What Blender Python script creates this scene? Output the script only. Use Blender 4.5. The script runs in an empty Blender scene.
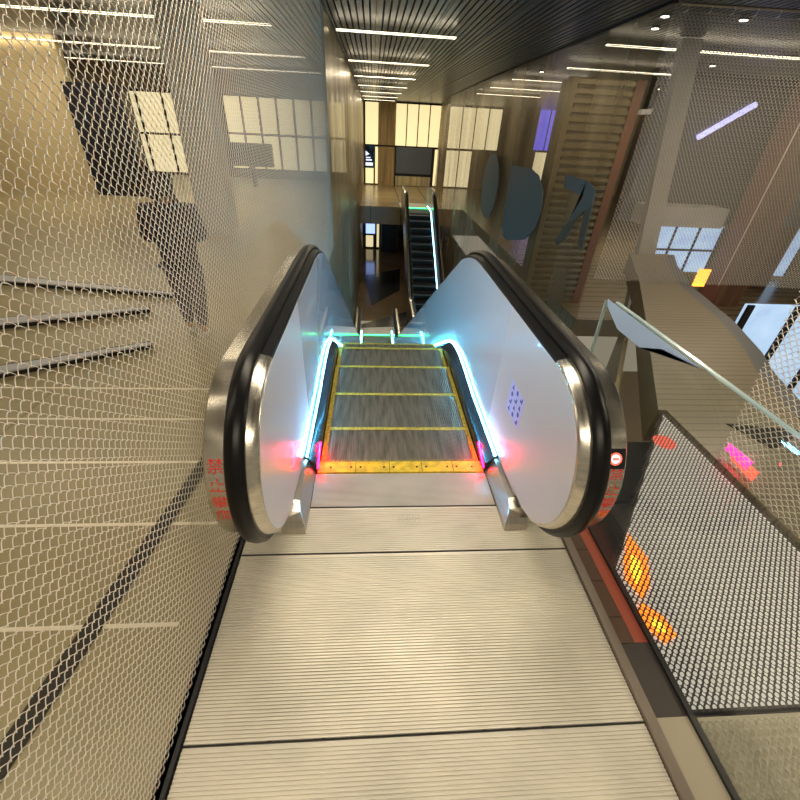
import bpy, bmesh, math, random
import numpy as np
from mathutils import Matrix, Vector
from math import sin, cos, pi, radians

random.seed(4)
sc = bpy.context.scene
# ------------------------------------------------ camera, world, exposure
cam_d = bpy.data.cameras.new('camera'); cam = bpy.data.objects.new('camera', cam_d)
sc.collection.objects.link(cam)
cam_d.sensor_width = 36; cam_d.lens = 18.0; cam_d.clip_start = .02; cam_d.clip_end = 200
cam.matrix_world = (Matrix.Translation((-.175, 0, 1.64)) @ Matrix.Rotation(radians(-4.95), 4, 'Z')
                    @ Matrix.Rotation(radians(90 - 34.5), 4, 'X') @ Matrix.Rotation(radians(3.15), 4, 'Z'))
sc.camera = cam
w = bpy.data.worlds.new('world'); sc.world = w; w.use_nodes = True
w.node_tree.nodes['Background'].inputs[0].default_value = (1.0, .86, .64, 1)
w.node_tree.nodes['Background'].inputs[1].default_value = .30
sc.view_settings.view_transform = 'Standard'; sc.view_settings.look = 'None'
sc.view_settings.exposure = 0.0; sc.view_settings.gamma = 1
sc.cycles.max_bounces = 7; sc.cycles.transparent_max_bounces = 16
sc.cycles.sample_clamp_indirect = 4

def area(name, loc, rot, sx, sy, power, col):
    d = bpy.data.lights.new(name, 'AREA'); d.shape = 'RECTANGLE'; d.size = sx; d.size_y = sy
    d.energy = power; d.color = col
    o = bpy.data.objects.new(name, d); sc.collection.objects.link(o); o.location = loc; o.rotation_euler = rot
    return o
WARM = (1, .87, .66)
area('ceiling_area_light', (.0, 2.1, 2.66), (0, 0, 0), 1.8, .6, 48, WARM)
area('ceiling_area_light', (.0, -1.2, 2.74), (0, 0, 0), 2.4, .4, 58, WARM)
area('ceiling_area_light', (-5, 4.3, 2.74), (0, 0, 0), 7, .3, 75, WARM)
area('ceiling_area_light', (-5, .9, 2.74), (0, 0, 0), 7, .3, 60, WARM)
area('ceiling_area_light', (-5, 9.6, 2.74), (0, 0, 0), 6, .3, 120, WARM)
area('ceiling_area_light', (5, 1.2, 2.74), (0, 0, 0), 4, .3, 100, WARM)
area('ceiling_area_light', (1.0, 14.3, 2.74), (0, 0, 0), 3, .3, 90, WARM)
area('ceiling_area_light', (1.0, 25, 2.6), (0, 0, 0), 4, .3, 150, WARM)
area('ceiling_area_light', (4.6, 4.4, 2.74), (0, 0, 0), 3, .3, 60, WARM)  # area light added to brighten the right floor and curb
area('ceiling_area_light', (6, 7.6, 2.74), (0, 0, 0), 4, .3, 60, WARM)
area('ceiling_area_light', (8, 14.3, 2.74), (0, 0, 0), 6, .3, 200, WARM)

# ------------------------------------------------ materials
def mat(name, col, rough=.5, metal=0, emit=None, es=0, coat=0, alpha=1, noise=None, bump=None, trans=0, aniso=0, spec=None):
    m = bpy.data.materials.new(name); m.use_nodes = True; nt = m.node_tree; b = nt.nodes['Principled BSDF']
    b.inputs['Base Color'].default_value = (*col, 1); b.inputs['Roughness'].default_value = rough
    b.inputs['Metallic'].default_value = metal; b.inputs['Coat Weight'].default_value = coat
    b.inputs['Transmission Weight'].default_value = trans; b.inputs['Alpha'].default_value = alpha
    b.inputs['Anisotropic'].default_value = aniso
    if spec is not None: b.inputs['Specular IOR Level'].default_value = spec
    if emit: b.inputs['Emission Color'].default_value = (*emit, 1); b.inputs['Emission Strength'].default_value = es
    if noise:
        scale, amt = noise
        tc = nt.nodes.new('ShaderNodeTexCoord'); mp = nt.nodes.new('ShaderNodeMapping')
        n = nt.nodes.new('ShaderNodeTexNoise'); n.inputs['Detail'].default_value = 4; n.inputs['Scale'].default_value = 1
        mp.inputs['Scale'].default_value = scale
        nt.links.new(tc.outputs['Object'], mp.inputs[0]); nt.links.new(mp.outputs[0], n.inputs['Vector'])
        r = nt.nodes.new('ShaderNodeMapRange'); r.inputs[1].default_value = .3; r.inputs[2].default_value = .7
        r.inputs[3].default_value = 1 - amt; r.inputs[4].default_value = 1 + amt
        nt.links.new(n.outputs['Fac'], r.inputs[0])
        v = nt.nodes.new('ShaderNodeVectorMath'); v.operation = 'SCALE'; v.inputs[0].default_value = col
        nt.links.new(r.outputs[0], v.inputs['Scale']); nt.links.new(v.outputs[0], b.inputs['Base Color'])
        if bump:
            bp = nt.nodes.new('ShaderNodeBump'); bp.inputs['Strength'].default_value = bump; bp.inputs['Distance'].default_value = .01
            nt.links.new(n.outputs['Fac'], bp.inputs['Height']); nt.links.new(bp.outputs[0], b.inputs['Normal'])
    return m

def tile_mat(name, col, line, sx, sy, lw, rough=.3, offx=0, offy=0):
    """floor tiles: thin joints every sx by sy metres"""
    m = mat(name, col, rough); nt = m.node_tree; b = nt.nodes['Principled BSDF']
    tc = nt.nodes.new('ShaderNodeTexCoord'); sp = nt.nodes.new('ShaderNodeSeparateXYZ'); nt.links.new(tc.outputs['Object'], sp.inputs[0])
    outs = []
    for ax, s, off in (('X', sx, offx), ('Y', sy, offy)):
        a = nt.nodes.new('ShaderNodeMath'); a.operation = 'ADD'; a.inputs[1].default_value = off + 1000 * s
        mo = nt.nodes.new('ShaderNodeMath'); mo.operation = 'MODULO'; mo.inputs[1].default_value = s
        lt = nt.nodes.new('ShaderNodeMath'); lt.operation = 'LESS_THAN'; lt.inputs[1].default_value = lw
        nt.links.new(sp.outputs[ax], a.inputs[0]); nt.links.new(a.outputs[0], mo.inputs[0]); nt.links.new(mo.outputs[0], lt.inputs[0]); outs.append(lt)
    mx = nt.nodes.new('ShaderNodeMath'); mx.operation = 'MAXIMUM'
    nt.links.new(outs[0].outputs[0], mx.inputs[0]); nt.links.new(outs[1].outputs[0], mx.inputs[1])
    n = nt.nodes.new('ShaderNodeTexNoise'); n.inputs['Scale'].default_value = 2.2; n.inputs['Detail'].default_value = 5
    nt.links.new(tc.outputs['Object'], n.inputs['Vector'])
    cr = nt.nodes.new('ShaderNodeMixRGB'); cr.inputs[1].default_value = (*[c * .8 for c in col], 1); cr.inputs[2].default_value = (*[min(1, c * 1.2) for c in col], 1)
    nt.links.new(n.outputs['Fac'], cr.inputs[0])
    mix = nt.nodes.new('ShaderNodeMixRGB'); mix.inputs[2].default_value = (*line, 1)
    nt.links.new(cr.outputs[0], mix.inputs[1]); nt.links.new(mx.outputs[0], mix.inputs[0]); nt.links.new(mix.outputs[0], b.inputs['Base Color'])
    return m

M = dict(
    steel=mat('brushed_steel', (.66, .62, .54), .24, 1, noise=((3, 90, 90), .10), aniso=.4),
    steel2=mat('satin_steel', (.50, .47, .41), .32, 1, noise=((60, 3, 3), .10)),
    plate=mat('ribbed_aluminium', (.70, .66, .57), .52, .45, noise=((2.2, 2.6, 1), .16)),
    plate_s=mat('fine_ribbed_aluminium', (.66, .63, .56), .38, .55, noise=((2.5, 3, 1), .14)),
    rubber=mat('black_handrail_rubber', (.004, .004, .005), .33, spec=.28),
    black=mat('black_skirt', (.012, .013, .016), .22, coat=.3),
    dark=mat('dark_metal', (.03, .03, .032), .4, .5),
    joint=mat('dark_joint', (.015, .013, .01), .8),
    step=mat('step_aluminium', (.23, .20, .15), .42, .6, noise=((30, 4, 4), .45)),
    step_d=mat('dark_step', (.018, .02, .022), .5, .2),
    step_e=mat('grey_step_edge', (.12, .13, .14), .5),
    yellow=mat('safety_yellow', (.66, .44, .02), .5, noise=((25, 25, 9), .3)),
    yellow_d=mat('worn_yellow', (.36, .27, .03), .6, noise=((60, 30, 9), .5)),
    panel=mat('frosted_panel', (.56, .57, .57), .30, coat=.4),
    panel_g=mat('frosted_glass_panel', (.62, .68, .74), .14, coat=.8),
    led=mat('blue_white_led', (1, 1, 1), .5, emit=(.10, .58, 1.0), es=130),
    led_t=mat('teal_led', (1, 1, 1), .5, emit=(.35, .8, 1.0), es=24),
    red_led=mat('red_led', (1, .2, .2), .5, emit=(1, .0, .02), es=280),
    green_led=mat('green_led', (.1, 1, .3), .5, emit=(.03, 1, .2), es=7),
    red=mat('red_lettering', (.85, .03, .02), .5),
    wire=mat('steel_wire', (.82, .77, .67), .32, .4),
    wire_g=mat('grey_steel_wire', (.55, .52, .47), .35, .4),
    ceil=mat('grey_metal_slats', (.17, .17, .175), .34, .6),
    ceil_b=mat('ceiling_back', (.02, .02, .022), .8),
    slot=mat('warm_light_strip', (1, .9, .7), .5, emit=(1, .86, .60), es=7),
    slot_w=mat('bright_light_strip', (1, .9, .7), .5, emit=(1, .9, .70), es=14),
    floor=tile_mat('beige_stone_floor', (.31, .26, .14), (.20, .16, .09), 2.4, 50, .012, .35),
    floor_r=tile_mat('tan_plank_floor', (.20, .165, .105), (.10, .08, .05), 50, .075, .012, .3),
    floor_u=tile_mat('brown_tile_floor', (.34, .26, .13), (.12, .08, .03), 1.5, 1.5, .05, .25, .3),
    floor_m=tile_mat('brown_tile_floor_wide', (.20, .155, .09), (.12, .09, .05), 60, .35, .06, .25, .3),
    floor_l=mat('polished_brown_floor', (.20, .14, .08), .12, noise=((1, 1, 1), .2)),
    wallb=mat('beige_wall', (.62, .50, .28), .6),
    wall_m=mat('bronze_wall', (.22, .17, .09), .35, .5, noise=((3, 3, .3), .35)),
    wall_d=mat('brown_wall', (.20, .15, .09), .6),
    lit=mat('lit_cream_panel', (.9, .8, .5), .5, emit=(1, .82, .42), es=.95, noise=((1.5, 1.5, .6), .1)),
    lit2=mat('lit_window_panel', (.9, .8, .5), .5, emit=(1, .84, .48), es=.8),
    gold=mat('gold_column', (.75, .60, .34), .28, .6, noise=((8, 8, .4), .3)),
    shutter=mat('grey_roller_shutter', (.16, .18, .20), .4, .3),
    screen=mat('dark_screen', (.01, .01, .015), .15),
    white_t=mat('screen_white', (.8, .85, 1), .5, emit=(.75, .8, 1), es=1.1),
    blue_s=mat('blue_screen', (.2, .2, .8), .4, emit=(.16, .14, .85), es=1.0),
    blue_p=mat('blue_picture', (.2, .3, .8), .4, emit=(.35, .5, 1), es=1.6, noise=((6, 6, 6), .9)),
    col=mat('light_grey_column', (.42, .40, .35), .55, noise=((2, 2, 2), .08)),
    colbr=mat('brown_stone_column', (.17, .085, .045), .4, noise=((6, 6, .6), .35)),
    red_st=mat('red_brown_stone', (.34, .07, .035), .4),
    rust=mat('rust_post', (.22, .08, .05), .5),
    letter=mat('grey_lettering', (.11, .14, .15), .5),
    glassb=mat('daylight_glass', (.4, .6, .8), .2, emit=(.50, .70, 1), es=.75, noise=((2, 2, 2), .6)),
    whitep=mat('pale_strip', (.6, .6, .62), .4, emit=(.8, .82, .9), es=.28),
    orange=mat('orange_sign', (1, .4, .05), .5, emit=(1, .38, .04), es=2.6),
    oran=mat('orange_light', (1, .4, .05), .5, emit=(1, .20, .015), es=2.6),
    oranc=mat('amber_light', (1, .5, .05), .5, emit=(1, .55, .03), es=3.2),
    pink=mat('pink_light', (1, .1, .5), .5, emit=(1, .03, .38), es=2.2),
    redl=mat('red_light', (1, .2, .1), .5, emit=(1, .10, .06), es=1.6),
    pale=mat('glowing_backing', (.85, .82, .76), .6, emit=(1, .93, .82), es=.42),
    grate=mat('dark_bronze_grille', (.055, .045, .04), .45, .3),
    grate_t=mat('tan_perforated_plate', (.36, .32, .24), .45, .3),
    brick=tile_mat('dark_brown_tile', (.10, .055, .035), (.03, .02, .015), .5, .16, .006, .3),
    tanlit=mat('tan_backing', (.72, .66, .52), .6),
    trim=mat('bronze_trim', (.30, .25, .21), .3, .8),
    inlay=mat('pale_metal_inlay', (.85, .78, .62), .3, .3),
    bench=mat('grey_reflection', (.42, .42, .44), .4), near_black=mat('dark_matte', (.02, .015, .01), .6),  # bench: grey of the painted floor reflections
    skin=mat('skin', (.45, .26, .17), .6), hair=mat('black_hair', (.008, .008, .01), .5),
    shirt=mat('navy_patterned_shirt', (.014, .016, .028), .8, noise=((22, 22, 22), .9)),
    trousers=mat('dark_grey_trousers', (.06, .055, .075), .8, noise=((15, 15, 15), .6)),
    shoe=mat('pale_shoes', (.5, .47, .42), .6), belt=mat('grey_hem', (.3, .3, .32), .6),
    mark=mat('blue_pictogram', (.04, .08, .40), .5), tint=mat('pale_lilac_film', (.50, .55, .92), .4),
)
# clear glass with green-blue edge
def glass_mat():
    m = bpy.data.materials.new('clear_glass'); m.use_nodes = True; nt = m.node_tree; nt.nodes.clear()
    o = nt.nodes.new('ShaderNodeOutputMaterial'); mx = nt.nodes.new('ShaderNodeMixShader'); t = nt.nodes.new('ShaderNodeBsdfTransparent')
    g = nt.nodes.new('ShaderNodeBsdfGlossy'); f = nt.nodes.new('ShaderNodeMapRange'); lw = nt.nodes.new('ShaderNodeLayerWeight'); lw.inputs[0].default_value = .5
    pw = nt.nodes.new('ShaderNodeMath'); pw.operation = 'POWER'; pw.inputs[1].default_value = 4
    nt.links.new(lw.outputs['Facing'], pw.inputs[0]); nt.links.new(pw.outputs[0], f.inputs[0]); f.inputs[3].default_value = .05; f.inputs[4].default_value = 1
    g.inputs['Roughness'].default_value = .01; t.inputs[0].default_value = (.95, .97, .96, 1)
    nt.links.new(f.outputs[0], mx.inputs[0]); nt.links.new(t.outputs[0], mx.inputs[1]); nt.links.new(g.outputs[0], mx.inputs[2]); nt.links.new(mx.outputs[0], o.inputs[0])
    return m
M['glass'] = glass_mat()
M['edge'] = mat('glass_edge', (.45, .62, .66), .15, coat=1, spec=.8)
# fine chain mesh seen from far off: a see-through metallic weave
def haze_mat(name, cover, col, scale=(1.2, 1.2, .12), rough=.38, metal=.75):
    m = bpy.data.materials.new(name); m.use_nodes = True; nt = m.node_tree; b = nt.nodes['Principled BSDF']
    b.inputs['Base Color'].default_value = (*col, 1); b.inputs['Metallic'].default_value = metal; b.inputs['Roughness'].default_value = rough
    tc = nt.nodes.new('ShaderNodeTexCoord'); mp = nt.nodes.new('ShaderNodeMapping'); mp.inputs['Scale'].default_value = scale
    n = nt.nodes.new('ShaderNodeTexNoise'); n.inputs['Scale'].default_value = 1.0; n.inputs['Detail'].default_value = 3
    nt.links.new(tc.outputs['Object'], mp.inputs[0]); nt.links.new(mp.outputs[0], n.inputs['Vector'])
    r = nt.nodes.new('ShaderNodeMapRange'); r.inputs[1].default_value = .35; r.inputs[2].default_value = .65
    r.inputs[3].default_value = cover - .10; r.inputs[4].default_value = cover + .10
    nt.links.new(n.outputs['Fac'], r.inputs[0]); nt.links.new(r.outputs[0], b.inputs['Alpha'])
    return m
M['haze_l'] = haze_mat('left_fine_weave', .80, (.46, .38, .24), (1.6, 1.6, .15), .3)
M['haze_r'] = haze_mat('right_fine_weave', .40, (.50, .41, .25))

# ------------------------------------------------ object helpers
def link(name, me, m, parent=None):
    o = bpy.data.objects.new(name, me); sc.collection.objects.link(o)
    if m is not None and not me.materials: me.materials.append(m)
    if parent: o.parent = parent
    return o
def obj(name, bm, m, parent=None, smooth=False):
    bmesh.ops.recalc_face_normals(bm, faces=bm.faces)
    me = bpy.data.meshes.new(name); bm.to_mesh(me); bm.free()
    if smooth:
        for p in me.polygons: p.use_smooth = True
        try: me.set_sharp_from_angle(angle=radians(38))
        except Exception: pass
    return link(name, me, m, parent)
def tag(o, label=None, cat=None, group=None, kind=None):
    if label: o['label'] = label
    if cat: o['category'] = cat
    if group: o['group'] = group
    if kind: o['kind'] = kind
    return o
def thing(name, label, cat, loc=(0, 0, 0), rz=0, group=None):
    o = bpy.data.objects.new(name, None); sc.collection.objects.link(o); o.location = loc; o.rotation_euler = (0, 0, rz)
    o.empty_display_size = .1
    return tag(o, label, cat, group)
def box(bm, x0, x1, y0, y1, z0, z1):
    v = [bm.verts.new((x, y, z)) for x in (x0, x1) for y in (y0, y1) for z in (z0, z1)]
    for f in ((0, 1, 3, 2), (4, 6, 7, 5), (0, 4, 5, 1), (2, 3, 7, 6), (0, 2, 6, 4), (1, 5, 7, 3)):
        bm.faces.new([v[i] for i in f])
    return bm
def B(*a): return box(bmesh.new(), *a)
def prism(bm, pts, x0, x1):
    """closed polygon in (y,z), extruded in x"""
    a = [bm.verts.new((x0, y, z)) for y, z in pts]; b = [bm.verts.new((x1, y, z)) for y, z in pts]
    n = len(pts); fs = [bm.faces.new(a), bm.faces.new(b)]
    for i in range(n): bm.faces.new((a[i], a[(i + 1) % n], b[(i + 1) % n], b[i]))
    bmesh.ops.triangulate(bm, faces=fs)
    return bm
def slab(bm, pts, z0, z1):
    a = [bm.verts.new((x, y, z0)) for x, y in pts]; b = [bm.verts.new((x, y, z1)) for x, y in pts]
    n = len(pts); fs = [bm.faces.new(a), bm.faces.new(b)]
    for i in range(n): bm.faces.new((a[i], a[(i + 1) % n], b[(i + 1) % n], b[i]))
    bmesh.ops.triangulate(bm, faces=fs)
    return bm
def sweep(bm, path, sec, s=1):
    """path: (y,z,ny,nz); sec: closed list of (x, off along normal)"""
    rings = [[bm.verts.new((s * x, y + ny * d, z + nz * d)) for x, d in sec] for y, z, ny, nz in path]
    n = len(sec)
    for a, b in zip(rings, rings[1:]):
        for i in range(n): bm.faces.new((a[i], a[(i + 1) % n], b[(i + 1) % n], b[i]))
    bm.faces.new(rings[0]); bm.faces.new(rings[-1])
    return bm
def tube(bm, pts, r, n=6):
    pts = [Vector(p) for p in pts]; rings = []
    for i, p in enumerate(pts):
        d = (pts[min(i + 1, len(pts) - 1)] - pts[max(i - 1, 0)]).normalized()
        a = d.cross(Vector((0, 0, 1)) if abs(d.z) < .9 else Vector((1, 0, 0))).normalized(); b = d.cross(a)
        rings.append([bm.verts.new(p + r * (cos(2 * pi * k / n) * a + sin(2 * pi * k / n) * b)) for k in range(n)])
    for a, b in zip(rings, rings[1:]):
        for i in range(n): bm.faces.new((a[i], a[(i + 1) % n], b[(i + 1) % n], b[i]))
    bm.faces.new(rings[0]); bm.faces.new(rings[-1])
    return bm
def S(name, bm, m, smooth=False):
    o = obj(name, bm, M[m], None, smooth); o['kind'] = 'structure'; return o

# ------------------------------------------------ the setting
WIN0, SP = 7.6, 3.35
# ceiling of narrow metal slats running away from the camera, plus a dark back
bm = bmesh.new()
x = -15.0
while x < 13:
    box(bm, x, x + .062, -2.5, 30, 2.80, 2.83); x += .085
S('ceiling', bm, 'ceil')
S('ceiling_back', B(-15, 13, -2.5, 30, 2.86, 2.95), 'ceil_b')
bm = bmesh.new()
for xx in (-.13, .70, 1.55, 2.3): box(bm, xx - .012, xx + .012, -2.5, 29.9, 2.79, 2.80)
S('trim_1', bm, 'ceil')
# floors
BX = dict(x0=-15)
S('floor', slab(bmesh.new(), [(-15, -1), (-.80, -1), (-.80, 15), (-15, 15)], -.25, 0), 'floor')
S('floor_upper', B(-.8, 4.3, 21.5, 30, -2.5, -1.7), 'floor_u')
S('floor_right_hall', B(4.3, 16, 8.0, 30, -2.1, -1.7), 'floor_m')
S('floor_lower', B(-.8, 5.5, 1.4, 30, -4.9, -4.7), 'floor_l')
edge = [(.88, -.8), (.88, .46), (.88, 1.04), (1.0, 1.15), (1.93, 2.27), (2.9, 4.1), (3.54, 5.34), (4.0, 6.2), (4.6, 6.3), (4.2, 5.5), (4.05, 5.2), (3.72, 4), (3.42, 3.26), (3.19, 2.84), (2.95, 2.2), (2.9, 1.6), (2.9, -.8)]
S('floor_right', slab(bmesh.new(), [(1.99, -.8), (1.99, 1.9), (1.93, 2.27), (1.0, 1.15), (.90, 1.04), (.90, .47), (.98, .47), (1.0, 1.0), (1.0, -.8)][:0] + [(1.93, 2.27), (2.9, 4.1), (3.54, 5.34), (4.2, 6.8), (4.9, 6.9), (4.5, 6.2), (4.05, 5.2), (3.72, 4), (3.42, 3.26), (3.19, 2.84), (2.95, 2.2), (2.9, 1.6), (2.9, -.8), (1.99, -.8), (1.99, 2.27)], -.3, 0), 'floor_r')
S('floor_right_lower', B(2.9, 16, -1, 8, -3.2, -3.0), 'wall_d')
S('floor_under_grille', B(.88, 1.99, -.8, 2.2, -.30, -.25), 'ceil_b')
# walls
S('wall_left', B(-.86, -.82, 1.2, 30, -4.7, -.26), 'wall_m')
S('wall_far', B(-.8, 16, 30, 30.3, -4.7, 2.8), 'wall_d')
S('wall_left_hall', B(-15, -.85, 15, 15.3, 0, 2.8), 'wall_d')
S('wall_beige', B(-15, -6.55, 11.0, 11.2, 0, 2.8), 'wallb')
S('wall_lower', B(-.8, 1.4, 25.7, 25.9, -4.7, -2.5), 'wall_d')
S('wall_right_far', B(16, 16.2, -1, 30, -5, 2.8), 'wall_d')
S('wall_right', slab(bmesh.new(), [(.96, 1.22), (3.56, 5.36), (3.60, 5.34), (1.0, 1.20)], -4.7, -.31), 'wall_m')
# far wall: lit cream panels divided by black mullions
def window(i, x0, x1, y, z0, z1, m, nx, nz):
    f = thing('window_%d' % i, None, None); f['kind'] = 'structure'
    bm = bmesh.new()
    for k in range(nx):
        for j in range(nz):
            dx = (x1 - x0) / nx; dz = (z1 - z0) / nz
            box(bm, x0 + k * dx + .03, x0 + (k + 1) * dx - .03, y - .05, y - .02, z0 + j * dz + .03, z0 + (j + 1) * dz - .03)
    p = obj('lit_pane', bm, M[m], f)
    bm = bmesh.new()
    for k in range(nx + 1):
        xx = x0 + k * (x1 - x0) / nx; box(bm, xx - .03, xx + .03, y - .08, y - .02, z0, z1)
    for j in range(nz + 1):
        zz = z0 + j * (z1 - z0) / nz; box(bm, x0, x1, y - .075, y - .021, zz - .03, zz + .03)
    obj('window_frame', bm, M['joint'], f)
window(1, -.68, .17, 30, .52, 2.72, 'lit', 1, 1)
window(2, 1.20, 4.0, 30, .52, 2.72, 'lit', 4, 1)
window(3, -.06, .17, 30, -1.66, .46, 'lit', 1, 1)
window(4, 3.75, 4.05, 30, -1.66, .46, 'lit', 1, 1)
window(5, 4.5, 7.8, 30, .52, 2.72, 'lit2', 4, 1)
window(6, 4.5, 6.2, 30, -1.66, .46, 'lit2', 2, 1)
window(7, 10.1, 12.3, 30, .65, 2.9, 'blue_s', 3, 1)
window(8, 10.3, 13.0, 30, -1.6, .6, 'lit2', 3, 1)
window(9, -7.75, -5.6, 15, 0.05, 2.12, 'lit2', 3, 2)
window(10, -4.6, -1.0, 15, 0.25, 2.14, 'lit2', 7, 2)
window(11, -.6, -.1, 25.7, -4.65, -3.92, 'lit2', 1, 1)
window(12, .05, .25, 25.7, -4.65, -2.9, 'lit2', 1, 1)
window(13, -.68, -.1, 30, -1.66, -.72, 'lit', 1, 1)
# fluted gold column between the panels
g = thing('gold_column', 'fluted gold metal column between lit cream panels on the far wall', 'column', (.7, 29.9, -1.7))
bm = bmesh.new()
for k in range(8):
    xx = -.46 + k * .13; tube(bm, [(xx, 0, 0), (xx, 0, 4.45)], .066, 8)
obj('shaft', bm, M['gold'], g, True)
obj('band', B(-.53, .53, -.1, .0, 2.17, 2.24), M['joint'], g)
s = thing('roller_shutter', 'grey roller shutter closed across the lower far wall', 'shutter', (2.45, 29.9, -1.7))
bm = bmesh.new()
for k in range(15): box(bm, -1.15, 1.15, -.02 - .012 * (k % 2), .02, .72 + k * .098, .72 + (k + 1) * .098 - .006)
obj('slats', bm, M['shutter'], s)
obj('frame', box(box(box(bmesh.new(), -1.22, -1.15, -.06, .03, 0, 2.2), 1.15, 1.22, -.06, .03, 0, 2.2), -1.2, 1.2, -.06, .03, .58, .72), M['joint'], s)
obj('bottom_panel', B(-1.15, 1.15, -.04, .03, .02, .58), M['gold'], s)
d = thing('display_screen', 'black poster screen with white writing on the far wall', 'screen', (-.38, 29.88, -.1))
obj('panel', B(-.30, .30, -.04, .04, -.62, .60), M['screen'], d)
bm = bmesh.new()
box(bm, -.26, .2, -.05, -.041, -.52, -.34); box(bm, -.24, .14, -.05, -.041, -.24, -.16); box(bm, -.24, .05, -.05, -.041, -.10, -.04)
v = [bm.verts.new(p) for p in ((-.26, -.045, .3), (-.26, -.045, .02), (-.02, -.045, .12))]; bm.faces.new(v)
obj('writing', bm, M['white_t'], d)
d = thing('display_screen', 'lit blue picture screen on the wall of the lowest floor', 'screen', (-.3, 25.6, -3.45))
obj('panel', B(-.30, .30, 0, .06, -.42, .42), M['screen'], d)
obj('picture', B(-.27, .27, -.01, 0, -.39, .39), M['blue_p'], d)
# lower floor details
tag(obj('floor_mat', slab(bmesh.new(), [(-.2, 16.2), (1.1, 18.2), (1.3, 21.5), (-.6, 20.2)], -4.7, -4.69), M['black']), 'black mat on the polished lowest floor beside the far escalator', 'mat')
tag(obj('floor_mat', slab(bmesh.new(), [(-.78, 14.1), (1.25, 15.6), (1.25, 14.2), (-.78, 13.9)], -4.7, -4.688), M['black']), 'black mat beyond the foot of the near escalator', 'mat')
tag(obj('bronze_pillar', B(.35, 1.25, 24.9, 25.6, -4.7, -2.52), M['dark']), 'dark pillar standing on the lowest floor under the upper slab', 'pillar')

# transverse light strips in the ceiling
def light(name, x0, x1, y, m, label, w=.035, grp='light strips across the ceiling'):
    t = thing(name, label, 'light', ((x0 + x1) / 2, y, 2.79), 0, grp)
    h = (x1 - x0) / 2
    obj('housing', box(box(bmesh.new(), -h, h, -w - .02, -w, -.105, -.095), -h, h, w, w + .02, -.105, -.095), M['ceil'], t)
    obj('diffuser', B(-h, h, -w, w, -.10, -.088), M[m], t)
for k, y in enumerate([-1.6, 2.3, 4.9, 7.6, 10.95, 14.3, 17.6, 20.9, 24.2, 27.5]):
    light('ceiling_light', -.7, 1.0, y, 'slot', 'warm light strip crossing the slatted ceiling above the escalator, ' + ['behind the viewer', 'above the landing', 'above the first steps', 'nearest in view', 'second in view', 'third in view', 'fourth in view', 'fifth in view', 'sixth in view', 'last before the far wall'][k])
for k, y in enumerate([1.0, 4.3, 7.6, 10.95, 14.3]):
    light('ceiling_light', -11, -1.6, y, 'slot', 'long warm ceiling strip over the left hall, ' + ['nearest', 'second', 'third', 'fourth', 'farthest'][k])
rs = [(3.1, 6.6, 7.3, 'nearest long one'), (6.9, 11, 10.1, 'long one on the far right'), (3.6, 6.0, 9.9, 'behind the nearest'), (3.3, 5.2, 12.6, 'third row'), (7.2, 9.2, 12.7, 'third row beside the slanting column'), (3.4, 5.6, 15.3, 'fourth row'), (9.5, 12, 15.2, 'fourth row far right'), (3.6, 6, 18.2, 'fifth row')]
for x0, x1, y, nm in rs: light('ceiling_light', x0, x1, y, 'slot', 'bright strip on the dark ceiling of the right hall, ' + nm, .03)
for k, (x, y) in enumerate([(3.05, 5.9), (3.9, 5.8), (3.3, 6.5), (5.9, 9.0), (3.6, 11.4)]):
    t = thing('spotlight', 'small white ceiling spotlight of the right hall, ' + ['nearest beside the corner', 'beside the curtain hooks', 'in front of the long strip', 'above the slanting column', 'farthest'][k], 'spotlight', (x, y, 2.79), 0, 'ceiling spotlights')
    obj('ring', tube(bmesh.new(), [(0, 0, 0), (0, 0, -.03)], .05, 12), M['ceil'], t); obj('lens', tube(bmesh.new(), [(0, 0, -.03), (0, 0, -.034)], .04, 12), M['slot_w'], t)

# ------------------------------------------------ landing plates
def ribbed(name, x0, x1, y0, y1, m, label, pitch=.0107, duty=.62, grp='landing floor plates'):
    bm = bmesh.new(); base = -.004
    box(bm, x0, x1, y0 + .0025, y1 - .0025, -.03, base)
    n = int((y1 - y0 - .01) / pitch)
    for k in range(n):
        y = y0 + .0035 + k * pitch
        a = [bm.verts.new(p) for p in ((x0, y, base), (x0, y + pitch * .12, 0), (x0, y + pitch * duty, 0), (x0, y + pitch * (duty + .12), base))]
        b = [bm.verts.new((x1, v.co.y, v.co.z)) for v in a]
        for i in range(3): bm.faces.new((a[i], a[i + 1], b[i + 1], b[i]))
    return tag(obj(name, bm, M[m]), label, 'floor plate', grp)
ribbed('landing_plate', -.76, .76, -.75, .45, 'plate', 'wide ribbed metal landing plate nearest the viewer, scratched along its joint')
ribbed('landing_plate', -.76, .76, .45, 1.13, 'plate', 'ribbed metal landing plate in the middle of the landing')
ribbed('landing_plate', -.76, .76, 1.13, 1.40, 'plate', 'narrow ribbed metal plate between the two round balustrade ends')
ribbed('landing_plate', -.485, .485, 1.40, 1.645, 'plate_s', 'finely ribbed metal plate just before the yellow comb', .008, .7)
S('floor_landing_base', B(-.78, .87, -.75, 1.64, -.3, -.03), 'joint')
for i_, (yy, xx) in enumerate(((.45, .76), (1.13, .76), (1.40, .485))): S('trim_%d' % (i_ + 2), B(-xx, xx, yy - .0024, yy + .0024, -.03, -.0006), 'joint')
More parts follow.
